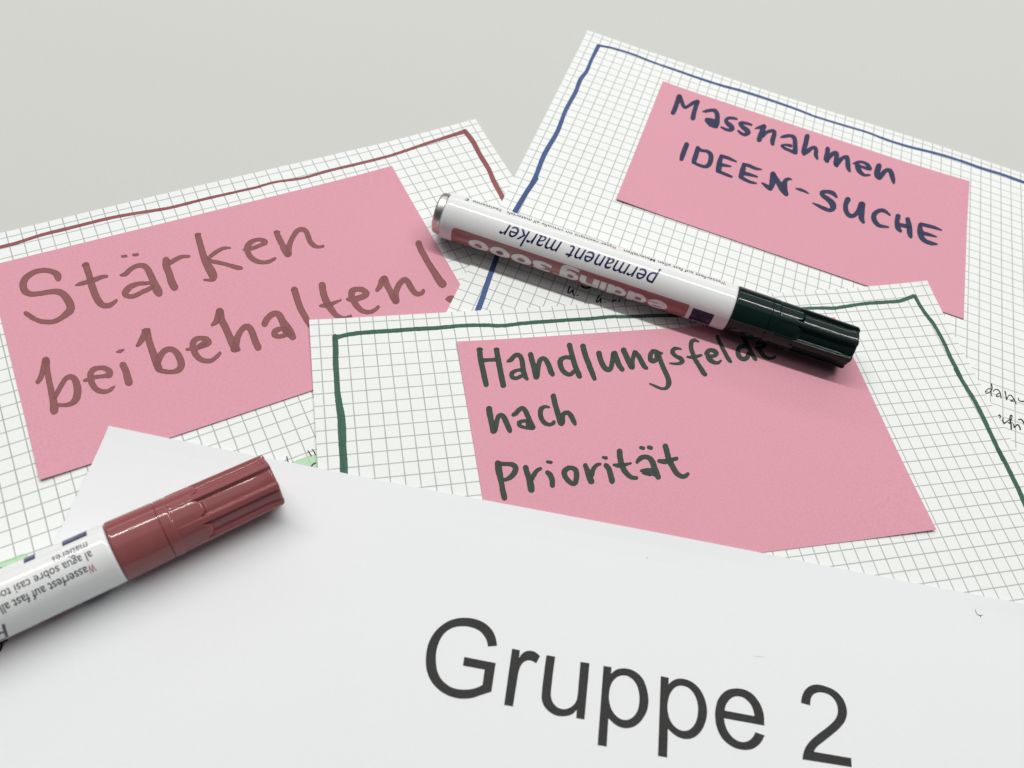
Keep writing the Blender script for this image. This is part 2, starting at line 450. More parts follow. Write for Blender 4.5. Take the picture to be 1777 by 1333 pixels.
# --- brown card
SA = (20, 440, 7.404); SB = (200, 410, 7.404); SC_ = (330, 370, 7.404)
staerken = crop(*SA,
    [(600,318,80),(592,285,95),(560,250,78),(480,222,66),(400,217,62),(300,237,66),(210,290,76),(160,350,90),(150,420,100),(170,480,95),(230,515,76),(300,522,64),(400,508,64),(500,492,66),(590,490,76),(660,520,92),(720,590,104),(757,670,108),(752,730,104),(700,780,85),(620,840,66),(540,875,62),(450,880,60),(360,866,62),(280,832,62),(220,792,66),(182,768,60)],
    [(955,155,88),(975,210,88),(1000,290,88),(1020,370,95),(1045,450,98),(1075,530,95),(1110,600,95),(1150,650,85),(1200,672,72),(1260,665,66),(1310,635,55),(1345,605,42)],
    [(922,152,42),(978,140,48)],
    [(828,408,26),(880,390,52),(950,372,60),(1020,350,62),(1100,325,62),(1170,300,52),(1225,293,38)]
) + crop(*SB,
    [(90,260,34),(140,255,36)], [(235,240,36),(285,236,42)],
    [(72,500,32),(130,485,62),(190,430,62),(260,387,60),(330,375,62),(380,387,72),(420,430,85),(455,500,90),(485,570,92),(515,640,110),(545,700,118),(560,728,98)],
    [(440,600,45),(380,605,50),(300,610,56),(210,640,70),(150,690,86),(125,735,85),(150,765,66),(210,775,58),(280,752,60),(350,715,60),(420,685,60),(480,650,60)],
    [(655,310,92),(655,380,96),(690,470,96),(715,560,100),(745,630,105),(760,652,100)],
    [(690,350,60),(740,320,62),(800,285,58),(870,262,50),(950,258,36)]
) + crop(*SC_,
    [(98,290,76),(115,350,82),(140,440,85),(165,530,88),(195,610,100),(235,690,110),(275,760,118),(298,812,104),(290,845,70),(240,860,40),(185,857,32)],
    [(74,276,34),(124,270,36)],
    [(235,580,50),(290,530,55),(350,490,52),(410,458,48),(470,445,36),(510,447,26)],
    [(260,615,50),(340,630,52),(430,650,50),(520,675,52),(600,697,62),(655,705,48)],
    [(678,467,16),(715,468,46),(770,460,50),(840,436,50),(910,408,50),(965,382,64),(955,358,66),(900,340,50),(840,345,52),(780,375,66),(740,420,78),(735,480,80),(765,550,72),(820,600,66),(880,625,60),(950,632,50),(1020,620,50),(1070,595,46),(1092,583,36)],
    [(1112,255,74),(1140,320,80),(1180,400,80),(1220,480,90),(1248,520,90)],
    [(1262,520,88),(1265,450,80),(1285,380,68),(1330,290,65),(1380,225,64),(1440,208,60),(1490,235,66),(1515,300,70),(1545,370,66),(1590,415,60),(1650,435,42),(1710,422,38)],
    [(1084,242,30),(1142,240,30)])
SD = (40, 560, 7.404); SE = (220, 530, 7.404); SF = (420, 470, 7.404); SG = (600, 410, 7.404)
beibehalten = crop(*SD,
    [(188,762,58),(230,700,72),(252,620,72),(272,550,85),(292,490,104)],
    [(300,500,92),(310,600,76),(325,700,80),(345,800,82),(365,900,86),(385,980,96),(398,1060,108),(400,1115,112),(395,1138,92)],
    [(410,960,60),(450,880,64),(500,790,66),(555,715,64),(620,695,70),(670,740,88),(695,820,100),(700,900,100),(680,980,94),(620,1040,68),(540,1060,54),(460,1058,50)],
    [(790,745,44),(850,728,52),(930,700,52),(1030,688,52),(1110,672,78),(1108,625,84),(1050,586,66),(980,580,58),(905,602,72),(870,650,80),(868,710,86),(890,790,82),(940,855,75),(1010,885,64),(1090,880,56),(1140,850,48),(1175,820,26)],
    [(1285,548,92),(1320,620,92),(1340,700,100),(1357,762,106)],
    [(1203,378,22),(1245,368,50),(1292,349,26)]
) + crop(*SE,
    [(135,518,42),(175,470,72),(215,400,85),(245,340,100)], [(206,322,36),(285,312,40)],
    [(265,350,92),(285,450,90),(320,560,94),(355,660,100),(385,750,100),(408,805,100)],
    [(390,760,90),(410,700,84),(450,620,84),(510,570,74),(580,565,72),(640,610,85),(685,690,95),(700,765,94),(670,825,82),(600,853,60),(520,855,58),(440,840,64),(400,822,68)],
    [(768,567,32),(820,562,52),(900,545,58),(1000,512,68),(1055,478,74),(1030,435,70),(960,420,60),(895,432,70),(852,480,82),(852,540,88),(880,620,84),(930,680,75),(1000,712,64),(1080,710,58),(1140,675,54),(1195,615,46)],
    [(940,520,70),(1000,490,80)],
    [(1098,250,40),(1150,205,76),(1180,130,96),(1196,85,106)],
    [(1200,95,100),(1215,180,98),(1260,270,94),(1310,380,95),(1355,480,105),(1393,550,112)],
    [(1390,540,110),(1410,460,90),(1430,390,80),(1470,320,74),(1530,272,74),(1580,292,85),(1620,370,90),(1650,460,90),(1687,538,92)],
    [(1366,568,64),(1432,566,60)]
) + crop(*SF,
    [(290,680,84),(315,630,84),(370,570,78),(430,545,74),(480,572,90),(520,650,95),(565,720,118),(620,800,110),(652,850,85)],
    [(560,742,58),(480,747,62),(425,782,84),(420,820,84),(460,845,58),(530,835,58),(580,812,68),(610,820,80)],
    [(560,775,86),(600,800,90)],
    [(672,245,85),(690,300,88),(720,400,88),(760,500,86),(810,590,82),(850,660,80),(900,720,80)], [(642,248,28),(704,236,32)],
    [(1030,188,92),(1040,260,90),(1065,350,90),(1105,430,94),(1150,500,84),(1210,570,70),(1280,603,54),(1340,605,44),(1395,582,44)],
    [(1003,450,32),(1060,445,60),(1130,430,64),(1190,410,44),(1270,375,24)],
    [(1358,365,44),(1420,372,72),(1500,350,74),(1575,322,76),(1602,285,74),(1550,245,72),(1480,236,62),(1415,262,84),(1410,330,88),(1440,400,84),(1500,480,75),(1570,525,62),(1650,530,54),(1710,500,50),(1750,465,44)]
) + crop(*SG,
    [(405,690,54),(440,640,72),(470,570,88),(495,545,84)],
    [(500,550,92),(525,620,85),(570,700,80),(610,780,90),(640,825,98)],
    [(642,825,100),(640,740,80),(670,650,78),(710,590,74),(760,560,74),(800,590,80),(840,660,78),(890,728,70),(940,745,58),(985,725,54),(996,700,50)],
    [(938,95,84),(960,160,78),(1020,270,80),(1090,390,82),(1160,500,95),(1220,590,105),(1245,612,104)],
    [(1305,808,50),(1350,808,95),(1400,820,90)])

# --- navy card
massnahmen = crop(1150, 150, 8.885,
    [(160,405,72),(195,330,74),(225,240,76),(253,165,84)], [(265,165,72),(290,230,64),(320,300,58),(355,325,50),(410,295,52),(470,255,60),(535,238,72)],
    [(537,240,72),(505,330,72),(480,420,76),(466,486,78)],
    [(630,388,32),(680,380,54),(750,368,54),(810,378,66),(838,430,76),(845,510,76),(835,580,80),(830,622,54)],
    [(672,505,46),(740,515,54),(800,545,80)], [(676,525,60),(740,580,84),(800,612,66)],
    [(1145,505,34),(1090,490,48),(1020,488,50),(975,520,60),(1000,570,70),(1050,610,80),(1072,650,78),(1035,675,54),(970,662,46),(905,630,34)],
    [(1370,595,34),(1310,575,46),(1230,560,50),(1190,570,50),(1225,620,68),(1290,670,80),(1318,710,82),(1270,745,56),(1210,725,48),(1165,685,34)],
    [(1428,650,24),(1500,630,54),(1562,612,58)], [(1558,625,86),(1530,700,82),(1500,780,80),(1490,820,84)],
    [(1540,760,70),(1600,710,56),(1670,685,54),(1722,700,64),(1712,770,76),(1692,840,76),(1695,885,62)]
) + crop(1300, 190, 8.885,
    [(490,430,32),(550,415,54),(630,405,54),(690,428,64),(708,490,74),(710,570,74),(715,650,74),(720,675,50)],
    [(500,555,36),(560,545,36),(640,560,54)], [(508,568,44),(550,600,48),(620,630,46),(690,660,60)],
    [(895,415,78),(880,490,78),(860,570,80),(843,650,80),(852,682,62)], [(850,690,48),(910,640,70),(960,600,60),(1010,587,56),(1032,620,66),(1030,700,68),(1050,755,44)],
    [(1210,610,72),(1205,690,80),(1187,760,84),(1208,798,58)], [(1200,790,60),(1260,710,70),(1310,672,66),(1350,684,72),(1345,760,80),(1338,835,80),(1352,865,58)],
    [(1350,860,60),(1400,790,70),(1450,742,58),(1508,742,74),(1520,810,78),(1527,890,76),(1550,950,42)]
) + crop(1440, 220, 8.885,
    [(355,570,16),(405,557,46),(450,543,46),(520,550,46),(590,592,58),(628,648,50)],
    [(622,656,44),(560,640,50),(500,620,44),(440,600,60)], [(412,565,54),(430,630,80),(470,700,72),(530,745,48),(613,745,34)],
    [(757,605,86),(735,680,96),(727,750,84),(765,793,62)], [(770,790,68),(820,720,80),(870,672,62),(928,680,74),(960,750,80),(977,820,70),(988,868,38)])
ideen = crop(1160, 230, 6.835,
    [(215,145,62),(190,210,62),(165,280,60),(155,315,50)],
    [(348,190,58),(325,270,62),(305,330,60),(300,350,50)], [(350,192,52),(400,215,38),(450,220,38),(498,255,54),(503,320,62),(478,385,58),(430,405,42),(360,386,36),(298,355,36)],
    [(625,290,50),(605,360,64),(597,430,70),(588,458,45)], [(625,280,44),(700,300,42),(760,325,34),(806,347,18)], [(610,380,50),(680,392,36),(738,402,22)], [(582,455,44),(640,480,40),(700,505,38),(752,526,26)],
    [(895,388,52),(880,450,70),(862,512,62)], [(890,375,36),(960,395,44),(1030,425,38),(1102,440,20)], [(890,482,50),(970,502,40),(1052,525,24)], [(852,525,44),(920,565,42),(980,590,36),(1042,603,22)],
    [(1113,600,24),(1160,635,48),(1205,660,60)], [(1212,665,54),(1235,590,78),(1240,495,68)], [(1240,492,58),(1290,570,60),(1340,650,76),(1388,715,70),(1402,738,40)], [(1380,690,68),(1375,620,70),(1387,572,54),(1425,550,38),(1460,558,18)],
    [(1515,665,18),(1570,680,38),(1625,702,28),(1665,724,14)]
) + crop(1390, 290, 6.835,
    [(424,358,28),(380,312,54),(310,292,46),(247,300,48),(262,340,54),(320,380,60),(370,430,76),(383,480,72),(345,513,46),(270,490,46),(200,455,36),(142,429,18)],
    [(555,388,70),(532,440,60),(532,510,60),(570,573,54),(630,575,54),(680,520,60),(718,445,78)], [(728,445,72),(720,520,74),(717,600,70),(740,652,42)],
    [(1054,569,24),(990,520,46),(930,517,50),(870,560,62),(870,630,62),(920,690,48),(980,705,36),(1036,712,22)],
    [(1150,585,64),(1140,650,62),(1150,720,64),(1180,757,42)], [(1265,622,58),(1285,700,64),(1290,780,68),(1305,826,42)], [(1150,682,44),(1220,695,52),(1280,710,50)],
    [(1410,692,48),(1415,760,74),(1430,830,66),(1480,880,54),(1550,905,48),(1612,915,22)], [(1420,680,48),(1500,695,44),(1590,720,40),(1668,750,16)], [(1440,782,50),(1520,802,42),(1608,828,18)])

# --- dark green card
handlung = crop(810, 580, 8.885,
    [(197,250,86),(205,340,86),(225,450,88),(255,580,90),(280,700,88),(298,775,84)], [(458,248,82),(475,340,85),(495,450,90),(520,580,90),(545,700,92),(563,785,90)], [(230,412,66),(340,400,56),(460,395,60)],
    [(168,240,40),(228,238,42)], [(432,236,40),(482,234,42)],
    [(625,422,34),(680,395,74),(740,332,70),(800,322,70),(840,370,80),(860,460,82),(870,550,86),(895,640,86),(930,692,50)],
    [(840,550,60),(760,562,54),(695,602,74),(700,660,70),(760,680,58),(830,650,64)],
    [(985,318,84),(1005,400,86),(1035,500,90),(1060,600,95),(1072,655,94)], [(1085,640,80),(1100,520,76),(1130,405,78),(1180,372,70),(1230,410,80),(1270,500,86),(1300,580,88),(1323,618,74)],
    [(1585,175,88),(1610,270,80),(1650,420,82),(1690,540,86),(1725,620,90),(1740,650,76)], [(1610,362,72),(1520,357,62),(1450,392,80),(1440,460,86),(1480,560,80),(1540,610,74),(1600,620,64),(1660,570,70)]
) + crop(980, 570, 8.885,
    [(280,275,88),(300,350,86),(340,470,86),(390,600,85),(430,700,82),(458,775,68)],
    [(528,388,92),(545,460,86),(580,550,86),(630,618,84),(690,636,80),(720,580,76),(740,480,80),(755,392,92)], [(770,392,96),(800,480,95),(840,570,86),(888,632,74)],
    [(908,338,88),(950,430,88),(990,520,88),(1028,592,84)], [(1042,595,84),(1045,490,70),(1080,372,74)], [(1090,372,74),(1140,430,80),(1190,520,80),(1230,590,76),(1262,612,56)],
    [(1318,430,78),(1325,480,84),(1370,505,76),(1420,470,80),(1426,410,92),(1410,362,74),(1350,360,74),(1322,410,78)], [(1440,380,80),(1500,384,34)],
    [(1440,392,88),(1470,480,76),(1510,580,76),(1560,690,78),(1600,790,82),(1602,860,84),(1568,918,58),(1500,930,44),(1420,900,42),(1350,870,36),(1314,854,24)]
) + crop(1120, 570, 7.404,
    [(455,266,24),(400,257,42),(362,267,54),(347,310,58),(390,355,50),(450,385,60),(478,425,58),(440,450,46),(370,455,32),(312,446,20)],
    [(683,170,24),(640,152,42),(597,167,58),(585,230,62),(600,300,60),(640,400,58),(690,480,58),(740,560,66),(766,590,60)], [(538,365,28),(600,372,46),(660,360,48),(715,345,34)],
    [(768,330,26),(798,305,66),(830,278,54),(880,287,58),(915,320,60),(898,350,46),(840,360,54)], [(800,345,60),(830,400,70),(890,440,50),(940,440,42),(970,415,30)],
    [(925,108,50),(960,190,52),(1010,290,56),(1060,380,58),(1093,426,46)],
    [(1300,230,50),(1230,232,60),(1190,272,62),(1200,350,66),(1250,393,58),(1300,380,64),(1330,320,60)], [(1230,60,56),(1290,170,56),(1350,290,56),(1400,380,52),(1423,402,34)],
    [(1430,250,50),(1480,300,56),(1530,360,56),(1590,385,44),(1650,378,38),(1672,360,24)], [(1440,260,50),(1500,240,50),(1535,210,50),(1500,175,46),(1440,195,50)],
    [(1620,110,50),(1650,170,50),(1690,235,46)], [(1660,170,44),(1700,120,42),(1750,105,38)])
nach = crop(830, 670, 8.885,
    [(167,355,96),(180,440,96),(200,540,90),(225,630,102),(238,682,112)], [(262,670,80),(280,570,80),(310,470,76),(360,452,74),(400,490,86),(440,580,88),(475,660,86),(488,692,68)],
    [(540,445,62),(580,420,76),(630,365,74),(685,342,72),(730,390,82),(770,480,86),(800,560,88),(842,632,84)],
    [(770,532,56),(690,540,54),(630,567,76),(640,610,60),(700,635,54),(780,640,70),(830,648,66)], [(770,580,86),(800,610,90)],
    [(1090,327,36),(1030,317,50),(972,352,76),(957,430,82),(985,520,76),(1040,580,70),(1110,595,58),(1158,572,60),(1166,556,58)],
    [(1157,158,86),(1175,240,86),(1205,350,86),(1240,460,92),(1268,545,104),(1282,575,86)], [(1300,560,80),(1300,470,80),(1320,422,68),(1380,412,74),(1430,460,80),(1470,540,78),(1493,585,54)])
prioritaet = crop(840, 760, 8.885,
    [(215,395,100),(225,480,112),(245,580,100),(270,700,88),(290,820,90),(313,912,92),(316,930,76)], [(250,402,74),(350,402,64),(440,412,76),(488,465,90),(460,550,90),(400,610,80),(330,645,60),(290,640,60)],
    [(641,460,88),(665,540,90),(700,640,100),(720,740,112),(730,795,104)], [(740,620,80),(780,550,76),(820,502,68),(868,476,58)],
    [(977,532,70),(1020,570,84),(1050,650,88),(1055,732,78)], [(978,368,50),(1030,378,58)],
    [(1300,465,78),(1240,512,90),(1245,580,86),(1290,650,80),(1360,703,74),(1408,690,84),(1425,600,86),(1420,510,86),(1370,467,74),(1300,462,74)]
) + crop(1010, 750, 8.885,
    [(50,512,72),(85,600,90),(115,690,102),(142,755,100)], [(150,660,80),(180,560,72),(230,507,60),(280,492,42)],
    [(370,515,76),(410,560,86),(440,650,88),(460,740,92),(463,760,80)], [(325,390,44),(370,398,58)],
    [(580,298,92),(585,380,90),(605,470,90),(640,570,88),(700,650,80),(770,700,70),(840,705,60)], [(490,505,40),(560,515,74),(650,505,58),(750,480,40)],
    [(908,240,58),(946,248,58)], [(1027,235,60),(1064,245,62)],
    [(850,462,56),(900,402,80),(960,382,74),(1040,400,80),(1090,470,92),(1120,560,95),(1150,640,100),(1175,692,84)],
    [(915,595,46),(980,600,90),(1050,610,106),(1120,640,88)], [(950,625,60),(1050,650,66)],
    [(1285,216,86),(1310,300,88),(1340,420,90),(1390,520,88),(1450,620,86),(1520,678,74),(1590,680,70),(1630,645,56)], [(1190,445,62),(1280,455,84),(1370,430,74),(1455,407,60)])

write('handwriting', staerken, cardA, Fa, MAT['brown'], seed=3)
write('handwriting', beibehalten, cardA, Fa, MAT['brown'], seed=5)
write('handwriting', massnahmen, cardB, Fb, MAT['navy'], rough=0.2, seed=7)
write('handwriting', ideen, cardB, Fb, MAT['navy'], rough=0.2, seed=9)
write('handwriting', handlung, cardC, Fc, MAT['forest'], seed=11)
write('handwriting', nach, cardC, Fc, MAT['forest'], seed=13)
write('handwriting', prioritaet, cardC, Fc, MAT['forest'], seed=15)

# --- the printed words
def glyph(*loops): return dict(loops=list(loops))
gruppe = crop(730, 1060, 6.665,
    glyph([(885,405,1),(870,320),(840,245),(790,182),(720,130),(640,98),(560,83),(480,81),(400,92),(320,120),(235,175),(160,250),(105,342),(72,445),(60,560),(66,670),(95,765),(150,855),(230,930),(320,982),(410,1009),(500,1018),(600,1008),(700,975),(818,937,1),(868,605,1),(505,533,1),(488,635,1),(740,682,1),(715,858,1),(640,892),(560,909),(470,911),(380,893),(300,850),(235,785),(193,695),(177,580),(182,470),(207,378),(250,292),(312,230),(390,192),(480,179),(560,186),(640,211),(700,250),(745,308),(768,360),(778,415,1)]),
    glyph([(1057,438,1),(1148,455,1),(1138,545,1),(1172,498),(1220,467),(1275,463),(1330,480),(1381,525,1),(1336,608,1),(1290,582),(1245,574),(1200,590),(1160,632),(1135,700),(1120,780),(1068,1108,1),(965,1090,1)])
) + crop(920, 1120, 6.665,
    glyph([(188,113,1),(290,130,1),(265,320),(243,520),(243,595),(263,660),(310,712),(370,736),(430,732),(490,700),(530,650),(548,575),(560,450),(582,190,1),(687,207,1),(628,858,1),(532,843,1),(540,745,1),(490,795),(430,816),(360,822),(290,808),(220,768),(160,700),(134,620),(137,520),(160,320)]),
    glyph([(848,238,1),(943,252,1),(935,330,1),(985,287),(1045,268),(1110,268),(1180,286),(1245,325),(1305,392),(1348,500),(1368,627),(1357,737),(1318,825),(1262,897),(1195,943),(1110,960),(1035,945),(970,907),(905,845,1),(885,1172,1),(780,1155,1)],
          [(1080,349),(1140,363),(1200,411),(1244,490),(1262,590),(1258,690),(1235,768),(1190,828),(1130,860),(1065,858),(1000,820),(946,750),(916,655),(912,570),(926,482),(960,412),(1012,365)])
) + crop(1100, 1133, 6.665,
    glyph([(310,270,1),(403,288,1),(400,365,1),(448,322),(508,300),(570,301),(650,326),(720,375),(780,450),(825,550),(845,660),(838,762),(800,868),(740,948),(670,990),(600,998),(530,983),(460,942),(393,880,1),(385,1212,1),(278,1193,1)],
          [(550,381),(620,401),(680,455),(720,530),(740,622),(735,730),(705,820),(650,883),(590,902),(525,890),(460,840),(411,760),(390,662),(392,570),(416,482),(460,416),(505,387)])
) + crop(1230, 1133, 6.665,
    glyph([(641,843,1),(638,740),(618,650),(580,570),(520,492),(450,442),(370,416),(290,413),(210,432),(142,487),(94,570),(73,680),(76,790),(105,900),(160,998),(240,1068),(330,1111),(430,1125),(510,1110),(580,1062),(620,1010),(645,955,1),(538,918,1),(510,970),(470,1010),(410,1032),(340,1020),(272,975),(216,900),(187,825),(175,758,1)],
          [(182,668,1),(195,610),(232,550),(285,512),(340,504),(400,521),(460,570),(505,640),(529,733,1)])
) + crop(1380, 1160, 7.708,
    glyph([(75,462,1),(85,390),(115,312),(170,251),(240,221),(320,219),(420,246),(520,291),(600,360),(660,450),(690,560),(685,645),(650,730),(580,812),(490,890),(400,962),(310,1032),(262,1085),(250,1115,1),(748,1200,1),(755,1322,1),(95,1218,1),(106,1140),(140,1050),(200,970),(290,890),(390,815),(480,740),(540,670),(567,592),(560,500),(522,420),(460,360),(390,330),(310,323),(242,350),(207,410),(198,497,1)]))
write('printed_lettering', gruppe, sheetD, FD, MAT['print_black'], rough=0.08, h=0.5)

# --- border lines and notes on the squared sheets
border_a = crop(0, 180, 3.554, [(-400,985,20),(-150,925,20),(0,885,20),(100,860,20),(250,812,20),(400,775,21),(500,750,19),(700,702,19),(900,667,18),(1050,642,18),(1250,592,17),(1450,546,15),(1600,512,15)]) \
    + crop(480, 180, 3.554, [(-106,510,15),(0,482,14),(150,461,15),(330,412,16),(500,372,16),(700,321,17),(900,256,18),(1050,211,20),(1130,188,24),(1160,180,28)],
           [(1162,180,28),(1210,240,30),(1260,330,29),(1310,410,29),(1340,480,30),(1395,580,31),(1460,700,31)])
border_b = crop(880, 40, 3.554, [(560,152,26),(520,230,21),(490,300,23),(452,350,26),(420,430,26),(360,540,25),(310,670,28),(230,810,30),(170,960,30),(110,1060,31),(50,1160,33)]) \
    + crop(740, 310, 4.4425, [(845,0,38),(760,125,38),(690,250,38),(615,410,38),(560,560,38),(530,640,40),(500,720,41),(462,830,42),(432,920,43),(392,1025,45),(350,1120,45)]) \
    + crop(880, 40, 3.554, [(558,146,14),(660,165,12),(780,200,12),(900,245,12),(1050,295,13),(1180,340,14),(1320,385,15),(1450,420,15),(1600,467,14),(1777,529,14),(1874,567,13)]) \
    + crop(1300, 200, 3.723, [(400,0,13),(520,38,13),(650,77,13),(760,110,13),(900,163,15),(1040,206,16),(1200,246,16),(1350,291,16),(1500,343,17),(1640,386,17),(1777,435,18),(2000,510,18)])
border_c = crop(520, 480, 3.554, [(218,375,34),(222,450,36),(222,520,36),(228,620,36),(234,720,38),(246,800,44),(258,880,50),(261,960,52),(265,1050,48),(271,1130,48),(273,1215,50),(280,1320,50)],
        [(215,382,26),(300,360,26),(420,345,26),(560,336,26),(700,325,25),(850,317,25),(1000,303,23),(1150,300,23),(1250,303,23),(1400,286,23),(1600,272,22),(1777,261,21)]) \
    + crop(1060, 480, 8.885, [(-360,655,56),(0,620,52),(250,620,52),(500,610,54),(700,603,52),(850,600,50),(1100,600,48),(1500,560,46),(1900,520,44)]) \
    + crop(1400, 470, 7.404, [(-1100,520,38),(-700,505,38),(-300,490,36),(0,482,38),(180,478,42),(350,480,42),(480,462,44),(620,442,44),(780,422,44),(1000,412,44),(1170,402,46),(1290,368,50),(1350,346,50),(1372,352,46)]) \
    + crop(1560, 500, 8.18, [(215,155,46),(270,245,45),(340,350,48),(420,450,50),(480,520,48),(540,620,48),(620,760,50),(680,880,52),(740,1010,54),(800,1120,54),(880,1280,56)]) \
    + crop(1560, 640, 8.18, [(800,0,55),(860,110,55),(960,270,55),(1070,450,57),(1170,640,59),(1260,830,60),(1330,980,61),(1400,1130,61),(1480,1290,62)]) \
    + crop(1560, 780, 8.18, [(1412,0,56),(1500,170,60),(1600,370,62),(1690,550,64),(1777,750,65),(1900,1020,65)])
write('border_line', border_a, sheetA, FA, MAT['brown_line'], rough=0.3, seed=21)
write('border_line', border_b, sheetB, FB, MAT['blue_line'], rough=0.15, seed=23)
write('border_line', border_c, sheetC, FC, MAT['green_line'], rough=0.45, seed=25)

write('highlighter_mark', crop(480, 770, 22.2, glyph([(500,740,1),(700,680,1),(1100,530,1),(1400,430,1),(1700,380,1),(1700,1300,1),(900,1250,1)])), sheetA, FA, MAT['highlight'], rough=0.4, h=0.4)
write('highlighter_mark', crop(0, 920, 16.66, glyph([(-900,1150,1),(0,925,1),(340,815,1),(640,690,1),(800,675,1),(800,900,1),(0,1250,1),(-900,1500,1)])), sheetA, FA, MAT['highlight'], rough=0.4, h=0.4)
write('pen_note', crop(480, 770, 22.2, [(393,505,44),(420,640,46),(480,768,44)], [(1218,285,44),(1270,370,44),(1332,475,44)], [(1372,222,40),(1440,300,44),(1490,420,44)], [(1500,745,50),(1395,800,54),(1338,900,54)]), sheetA, FA, MAT['pen_black'], rough=0.12, h=0.3, lift=0.06)
write('pen_note', crop(0, 920, 16.66, [(-60,1070,16),(0,1100,18),(40,1070,20),(70,1098,20),(110,1075,14),(150,1090,12),(168,1010,12)]), sheetA, FA, MAT['pen_black'], rough=0.1, h=0.3, lift=0.06)
write('pen_note', crop(880, 490, 8.885,
    [(965,72,24),(948,110,24),(938,150,24),(962,165,22),(1022,112,20),(1010,160,22),(1034,202,20)], [(1082,200,20),(1092,201,20)],
    [(1422,200,24),(1395,250,24),(1374,295,24),(1402,300,22),(1450,250,20),(1442,300,22),(1470,335,24),(1522,315,20),(1532,345,22)], [(1588,342,22),(1596,344,22)],
    [(1630,288,22),(1680,276,20)], [(1732,270,24),(1718,332,22)], [(1138,48,18),(1180,80,28),(1240,88,28),(1285,76,16)]), sheetB, FB, MAT['pen_black'], rough=0.1, h=0.3)
write('pen_note', crop(1657, 640, 14.81,
    [(935,380,26),(950,440,34),(955,520,32),(930,580,28),(935,660,26),(962,705,22)], [(925,520,24),(865,510,24),(795,580,26),(800,625,24),(860,625,24),(925,570,22)],
    [(985,580,22),(1040,532,26),(1110,540,26),(1165,620,28),(1188,750,28)], [(1170,625,24),(1100,645,24),(1065,690,26),(1090,720,24),(1150,700,22)],
    [(1290,582,34),(1310,680,28),(1330,800,28),(1350,740,26),(1400,680,26),(1450,685,26),(1520,780,28),(1575,900,28)], [(1500,800,24),(1435,810,24),(1450,835,22),(1515,835,20)],
    [(1632,750,20),(1640,800,24),(1690,835,28),(1780,838,34),(1860,840,30)]) + crop(1560, 640, 8.18,
    [(1408,668,16),(1430,656,18),(1440,680,18),(1430,706,16)], [(1446,732,14),(1446,740,14)], [(1478,700,18),(1476,745,20),(1500,775,20),(1535,745,16),(1565,725,14)],
    [(1572,775,14),(1600,710,16),(1603,665,18),(1580,668,18),(1577,720,20),(1590,790,22),(1596,856,22)], [(1550,766,16),(1612,768,16)],
    [(1628,788,18),(1640,836,18),(1670,798,18),(1700,802,18),(1726,862,20)], [(1700,722,18),(1735,718,18),(1770,760,20),(1800,830,20)]), sheetB, FB, MAT['pen_black'], rough=0.08, h=0.3)
write('pen_note', crop(0, 1040, 11.11, [(-40,860,30),(50,835,36),(95,800,36),(140,790,34)], [(20,840,46),(24,900,50),(15,960,42),(-30,1020,36)]), sheetD, FD, MAT['pen_black'], rough=0.15, h=0.3)
# small scratches and a stray fibre on the white sheet
write('stray_fibre', crop(1540, 900, 7.489, [(1142,1180,5),(1148,1215,6),(1175,1250,7),(1205,1262,10),(1215,1285,5)], [(1205,1262,9),(1242,1255,4)]), sheetD, FD, MAT['print_black'], rough=0.05, h=0.25)
write('scratch', crop(1230, 1133, 6.665, [(510,38,1.4),(560,45,2.6),(640,48,1.4)]), sheetD, FD, MAT['print_black'], rough=0.0, h=0.12)
# ------------------------------------------------------------------ marker pens
R_B, L_B, L_C = 7.4, 95.2, 39.0
def lathe(profile, name, n=128):
    v, f = [], []
    for s, r in profile:
        for k in range(n):
            a = 2 * math.pi * k / n
            v.append((s * S, -r * math.sin(a) * S, r * math.cos(a) * S))
    m = len(profile)
    for i in range(m - 1):
        for k in range(n):
            k2 = (k + 1) % n
            f.append((i * n + k, i * n + k2, (i + 1) * n + k2, (i + 1) * n + k))
    for idx, rev in ((0, False), (m - 1, True)):
        c = len(v); v.append((profile[idx][0] * S, 0, 0))
        for k in range(n):
            k2 = (k + 1) % n
            t = (idx * n + k2, idx * n + k, c)
            f.append(t[::-1] if rev else t)
    return mesh_from(v, f, name)

def wrap(bm, s0, phi0, rad):
    """lay flat x (reading direction) / y (letter height), in mm, round the barrel"""
    ys = [v.co.y for v in bm.verts]
    if ys:
        y = math.floor(min(ys) / 0.35) * 0.35
        while y < max(ys):
            bmesh.ops.bisect_plane(bm, geom=bm.verts[:] + bm.edges[:] + bm.faces[:], plane_co=(0, y, 0), plane_no=(0, 1, 0), dist=1e-5)
            y += 0.35
    for v in bm.verts:
        a = phi0 + v.co.y / R_B
        v.co = ((s0 - v.co.x) * S, -rad * math.sin(a) * S, rad * math.cos(a) * S)
    bmesh.ops.recalc_face_normals(bm, faces=bm.faces)
    for fc in bm.faces:
        c = fc.calc_center_median()
        if fc.normal.y * c.y + fc.normal.z * c.z < 0: fc.normal_flip()

